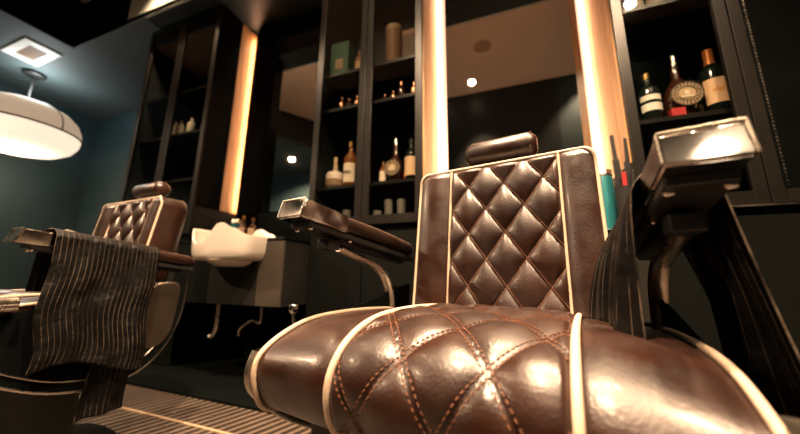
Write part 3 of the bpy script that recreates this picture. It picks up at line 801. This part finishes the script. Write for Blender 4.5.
# small flasks on the third shelf
lab = ['small flask at the left end of the third shelf, behind the left door', 'second small flask from the left on the third shelf', 'small flask beside the door frame on the third shelf, left door', 'tiny copper-capped flask at the left of the right-hand door, third shelf',
       'second tiny flask from the left behind the right-hand door', 'taller small flask behind the right-hand door, third shelf', 'small flask at the right end of the third shelf']
for k, (x, h, r) in enumerate(((-1.02, .12, .022), (-.965, .10, .022), (-.905, .11, .022), (-.70, .075, .022), (-.645, .085, .022), (-.590, .145, .023), (-.505, .12, .023))):
    bottle(x, Y1, 1.70, h, r, 'brown_glass' if k % 2 else 'copper', 'copper', None, label=lab[k], group='small flasks on the third shelf', name='flask', capm=.2)
# top shelf
g = empty('gift_box', (-1.03, Y1, 1.96), 0, 'tall green box on the top shelf behind the left door', 'box')
box('box_body', -.07, .07, -.05, .05, 0, .26, 'green_box', g); box('box_label', -.03, .03, -.053, -.0505, .05, .13, 'label_tan', g)
bottle(-.90, Y1, 1.96, .19, .030, 'kraft_box', 'label_tan', 'label_peach', (.05, .5), 'short brown bottle with peach label beside the tall green box')
g = empty('whisky_tin', (-.645, Y1, 1.96), 0, 'tall patterned brown cylindrical tin on the top shelf behind the right-hand door', 'tin')
lathe('tin_body', [(0, 0), (.055, 0), (.055, .27), (0, .27)], 'kraft_box', g); lathe('tin_lid', [(.056, .255), (.057, .255), (.057, .292), (.03, .30), (0, .30)], 'label_tan', g)
g = empty('gift_box', (-.525, Y1+.02, 1.96), 0, 'dark brown square box beside the patterned tin on the top shelf', 'box')
box('box_body', -.05, .05, -.05, .05, 0, .19, 'label_brown', g); box('box_lid', -.052, .052, -.052, .052, .191, .23, 'kraft_box', g)
# right cabinet
bottle(.668, Y1, 1.325, .265, .042, 'dark_glass', 'gold_metal', None, label='dark bottle with two white label bands, leftmost in the right cabinet', bands=[(.22, .36, 'label_white'), (.42, .52, 'label_white')])
medallion(.785, Y1+.01, 1.325, .345, .060, 'bottle with a large round brown medallion in the right cabinet')
bottle(.865, Y1+.08, 1.325, .24, .030, 'dark_glass', 'black_plastic', 'label_brown', (.1, .4), 'plain dark bottle standing behind the two large bottles of the right cabinet')
g = bottle(.905, Y1-.01, 1.325, .325, .046, 'dark_glass', 'orange_foil', 'label_peach', (.14, .50), 'dark wine bottle with peach label and orange foil neck in the right cabinet', capm=.20, marks='ink_orange')
lathe('foil_collar', [(.0152, .205), (.021, .232), (.0185, .262), (.0152, .262)], 'orange_foil', g, 16)
tag(box('red_box', .715, .765, Y1-.065, Y1-.035, 1.326, 1.365, 'wax_red'), 'small red box at the foot of the large medallion bottle', 'box')
for k, (x, lb) in enumerate(((.675, 'white lidded jar at the left end of the upper shelf, right cabinet'), (.755, 'white lidded jar between two others on the upper shelf, right cabinet'), (.835, 'white lidded jar, rightmost of three on the upper shelf, right cabinet'))):
    g = empty('jar', (x, Y1, 1.915), 0, lb, 'jar', 'white jars on the upper shelf of the right cabinet')
    lathe('jar_body', [(0, 0), (.032, 0), (.034, .01), (.034, .09), (.028, .10), (0, .10)], 'white_plastic', g, 20)
    lathe('jar_lid', [(0, .10), (.031, .10), (.031, .125), (0, .127)], 'steel_satin', g, 20)
# left cabinet
for k, (x, lb) in enumerate(((-2.665, 'white pump bottle in the left cabinet, leftmost of three'), (-2.60, 'white pump bottle in the left cabinet, middle of three'), (-2.475, 'white pump bottle in the left cabinet, set apart on the right'))):
    g = empty('pump_bottle', (x, Y1-.02, 1.765), 0, lb, 'bottle', 'white bottles in the left cabinet')
    lathe('bottle_body', [(0, 0), (.026, 0), (.028, .01), (.028, .105), (.018, .12), (0, .122)], 'white_plastic', g, 18)
    lathe('pump', [(0, .12), (.008, .12), (.008, .14), (.012, .142), (.010, .155), (0, .156)], 'white_plastic', g, 10)
# barber tools on the counters
g = empty('disinfectant_jar', (.437, 1.60, .82), 0, 'tall teal disinfectant jar on the counter, right of the front chair backrest', 'jar')
lathe('jar_body', [(0, 0), (.036, 0), (.036, .262), (.034, .268), (0, .268)], 'teal_jar', g); lathe('jar_lid', [(.0, .269), (.037, .269), (.037, .295), (.03, .302), (0, .305)], 'steel_satin', g)
g = empty('tool_cup', (.492, 1.52, .82), 0, 'black cup of combs and scissors beside the teal disinfectant jar', 'cup')
lathe('cup_body', [(0, 0), (.036, 0), (.040, .19), (.036, .19), (.033, .01), (0, .01)], 'black_plastic', g)
for k, (dx, dy, h_, tilt, m) in enumerate(((-.012, 0, .42, -.03, 'black_plastic'), (.012, .005, .40, .04, 'black_plastic'), (.02, -.01, .34, .09, 'black_plastic'), (-.004, -.018, .235, .0, 'red_plastic'))):
    M = Matrix.Translation((dx, dy, .02)) @ Matrix.Rotation(tilt, 4, 'Y')
    bm = bmesh.new(); a_box(bm, -.013, .013, -.003, .003, 0, h_*.72, .001, M); a_box(bm, -.008, .008, -.002, .002, h_*.72, h_, .001, M)
    o = finish(('comb', 'scissors', 'comb', 'razor')[k], bm, m); o.location = (.492, 1.52, .82)
    tag(o, ('tallest black comb standing in the tool cup, leftmost', 'black scissors standing in the tool cup', 'black comb leaning right in the tool cup', 'red-handled razor standing in the tool cup')[k], ('comb', 'scissors', 'comb', 'razor')[k])
o = tube('cutting_shears', [(.452, 1.50, 1.06), (.440, 1.50, 1.15), (.462, 1.50, 1.225), (.468, 1.50, 1.245)], .004, 'black_plastic'); o.hide_render = True
bpy.data.objects.remove(o)
g = empty('disinfectant_jar', (-1.86, 1.62, .82), 0, 'small teal jar behind the white basin on the left counter', 'jar')
lathe('jar_body', [(0, 0), (.035, 0), (.035, .16), (0, .165)], 'teal_jar', g); lathe('jar_lid', [(0, .166), (.036, .166), (.030, .19), (0, .19)], 'steel_satin', g)
for k, (x, h, lb) in enumerate(((-1.77, .21, 'gold-capped bottle just right of the small teal jar, left counter'), (-1.68, .19, 'gold-capped bottle behind the right end of the white basin'))):
    bottle(x, 1.6, .82, h, .028, 'brown_glass', 'gold_metal', 'label_tan', (.2, .6), lb, name='tonic_bottle', group='tonic bottles behind the basin')
bottle(-2.33+.0, 1.44, .905-.0, .0001, .0001) if False else None

# ------------------------------------------------------------------ world, camera
w = bpy.data.worlds.new('world'); S.world = w; w.use_nodes = True
w.node_tree.nodes['Background'].inputs['Color'].default_value = (.05, .08, .09, 1); w.node_tree.nodes['Background'].inputs['Strength'].default_value = .15
f = 300.; pitch = math.atan(59/300.); yaw = math.radians(20.); roll = math.radians(.6)
d = Vector((-sin(yaw)*cos(pitch), cos(yaw)*cos(pitch), sin(pitch))); r = Vector((cos(yaw), sin(yaw), 0)); u = r.cross(d)
r2 = r*cos(roll)+u*sin(roll); u2 = u*cos(roll)-r*sin(roll)
cd = bpy.data.cameras.new('camera'); cam = bpy.data.objects.new('camera', cd); C.objects.link(cam)
M = Matrix((r2, u2, -d)).transposed().to_4x4(); M.translation = (0, 0, .62); cam.matrix_world = M
cd.sensor_width = 36; cd.lens = f/800*36; cd.clip_start = .02
cd.dof.use_dof = True; cd.dof.focus_distance = .62; cd.dof.aperture_fstop = 2.0
S.camera = cam
S.view_settings.view_transform = 'Standard'; S.view_settings.look = 'None'; S.view_settings.exposure = 0; S.view_settings.gamma = 1; S.view_settings.use_curve_mapping = False
